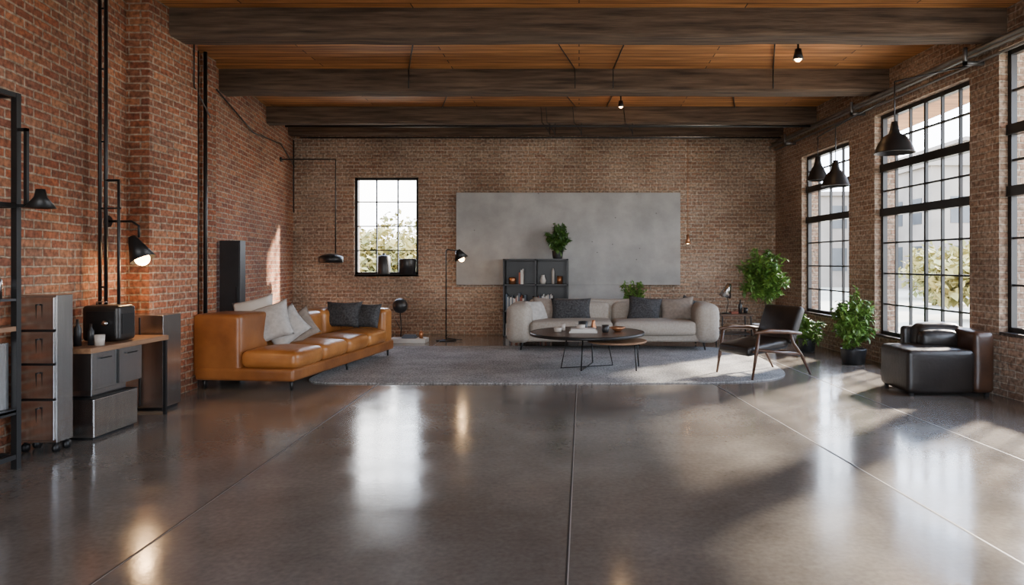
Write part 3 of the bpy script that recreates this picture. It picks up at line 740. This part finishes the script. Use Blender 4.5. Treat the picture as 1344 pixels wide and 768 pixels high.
R = root('pipe_ladder_frame')
b = NB()
for x in (-3.955, -3.905): tube(b, [(x, 5.66, .68), (x, 5.66, H)], .014, 8)
tube(b, [(-3.905, 5.66, 1.98), (-3.80, 5.66, 1.98), (-3.80, 5.66, .69)], .013, 8)
for z in (1.1, 2.3, 2.9, 3.4): tube(b, [(-3.955, 5.66, z), (-3.905, 5.66, z)], .008, 6)
tube(b, [(-3.955, 5.66, 1.75), (-3.78, 5.66, 1.75)], .008, 6)
obj('pipes', b, 'black', R, True)

# ------------------------------------------------------------------ outside
b = NB(); box(b, -80, 80, -60, 120, -.4, -.2); obj('ground', b, 'outground')
def tree(name, x, y, h, r, n=1300):
    R = root(name, (x, y, -.2)); b = NB(); tube(b, [(0, 0, 0), (.1, 0, h * .4), (0, .1, h * .7)], [.15, .11, .05], 8); obj('trunk', b, 'bark', R, True)
    b = NB(); blobs = [(Vector((random.gauss(0, .45) * r, random.gauss(0, .45) * r, h * random.uniform(.35, .85))), r * random.uniform(.3, .55)) for _ in range(9)]
    for i in range(n):
        c, rr = random.choice(blobs); d = Vector((random.gauss(0, 1), random.gauss(0, 1), random.gauss(0, 1))).normalized()
        leaf(b, c + d * rr * random.uniform(.6, 1.05), Vector((random.gauss(0, 1), random.gauss(0, 1), random.gauss(0, 1))), .32, .11)
    obj('canopy', b, 'tree', R)
for (x, y, h, r) in ((-7.5, 24, 2.4, 1.6), (-9.6, 26, 3.0, 1.8), (-5.8, 25, 2.1, 1.6), (-12, 30, 3.8, 2.2), (-8, 33, 3.2, 2.4), (-4.5, 30, 2.8, 2.0)): tree('garden_tree', x, y, h, r)
for (x, y, h, r) in ((11, 18, 1.3, 1.1), (13, 24, 1.7, 1.3), (16, 29, 2.0, 1.6)): tree('garden_tree', x, y, h, r)
def building(x0, x1, y0, y1, h):
    R = root('distant_building'); b = NB(); box(b, x0, x1, y0, y1, -.2, h); box(b, x0 - .2, x1 + .2, y0 - .2, y1 + .2, h, h + .25); obj('walls', b, 'plaster', R)
    b = NB(); n = int((y1 - y0) / 2.2)
    for i in range(n):
        for z in range(int(h // 2.6)):
            box(b, x0 - .03, x0 + .02, y0 + 1 + i * 2.2, y0 + 2 + i * 2.2, .8 + z * 2.6, 2.2 + z * 2.6)
    n = int((x1 - x0) / 2.2)
    for i in range(n):
        for z in range(int(h // 2.6)): box(b, x0 + 1 + i * 2.2, x0 + 2 + i * 2.2, y0 - .03, y0 + .02, .8 + z * 2.6, 2.2 + z * 2.6)
    obj('windows', b, 'bwin', R)
building(18.5, 24.5, 36, 46, 6.4); building(26, 38, 46, 60, 9.5); building(10, 17, 42, 50, 5.4)

# ------------------------------------------------------------------ world, sun
w = bpy.data.worlds.new('World'); bpy.context.scene.world = w; w.use_nodes = True; nt = w.node_tree; N = nt.nodes; L = nt.links
bg = N['Background']; tc = N.new('ShaderNodeTexCoord'); sp = N.new('ShaderNodeSeparateXYZ'); L.new(tc.outputs['Generated'], sp.inputs[0])
r = ramp(N, [(.0, (.76, .76, .76)), (.12, (.66, .77, .93)), (.6, (.46, .62, .93))]); L.new(sp.outputs['Z'], r.inputs[0])
n = N.new('ShaderNodeTexNoise'); n.inputs['Scale'].default_value = 3; n.inputs['Detail'].default_value = 6; L.new(tc.outputs['Generated'], n.inputs['Vector'])
cr = ramp(N, [(.47, (0, 0, 0)), (.66, (.8, .8, .8))]); L.new(n.outputs['Fac'], cr.inputs[0])
mx = N.new('ShaderNodeMix'); mx.data_type = 'RGBA'; mx.inputs['B'].default_value = (1, .96, .90, 1)
L.new(cr.outputs[0], mx.inputs['Factor']); L.new(r.outputs[0], mx.inputs['A']); L.new(mx.outputs['Result'], bg.inputs['Color'])
bg.inputs['Strength'].default_value = 16.5
sd = bpy.data.lights.new('sun', 'SUN'); sd.energy = 40; sd.angle = math.radians(4); sd.color = (1, .87, .72)
so = bpy.data.objects.new('sun', sd); C.objects.link(so)
el = math.radians(28)
dirv = Vector((-.72 * math.cos(el), -.694 * math.cos(el), -math.sin(el)))
so.rotation_euler = dirv.to_track_quat('-Z', 'Y').to_euler(); so.location = (15, 15, 12)

# ------------------------------------------------------------------ camera
cd = bpy.data.cameras.new('camera'); cd.sensor_width = 36; cd.lens = 900 / 1344 * 36
cd.shift_x = (672 - 760) / 1344; cd.shift_y = -(384 - 345) / 1344; cd.clip_end = 500
co = bpy.data.objects.new('camera', cd); C.objects.link(co); co.location = (0, 0, 1.3); co.rotation_euler = (math.radians(90), 0, 0)
bpy.context.scene.camera = co
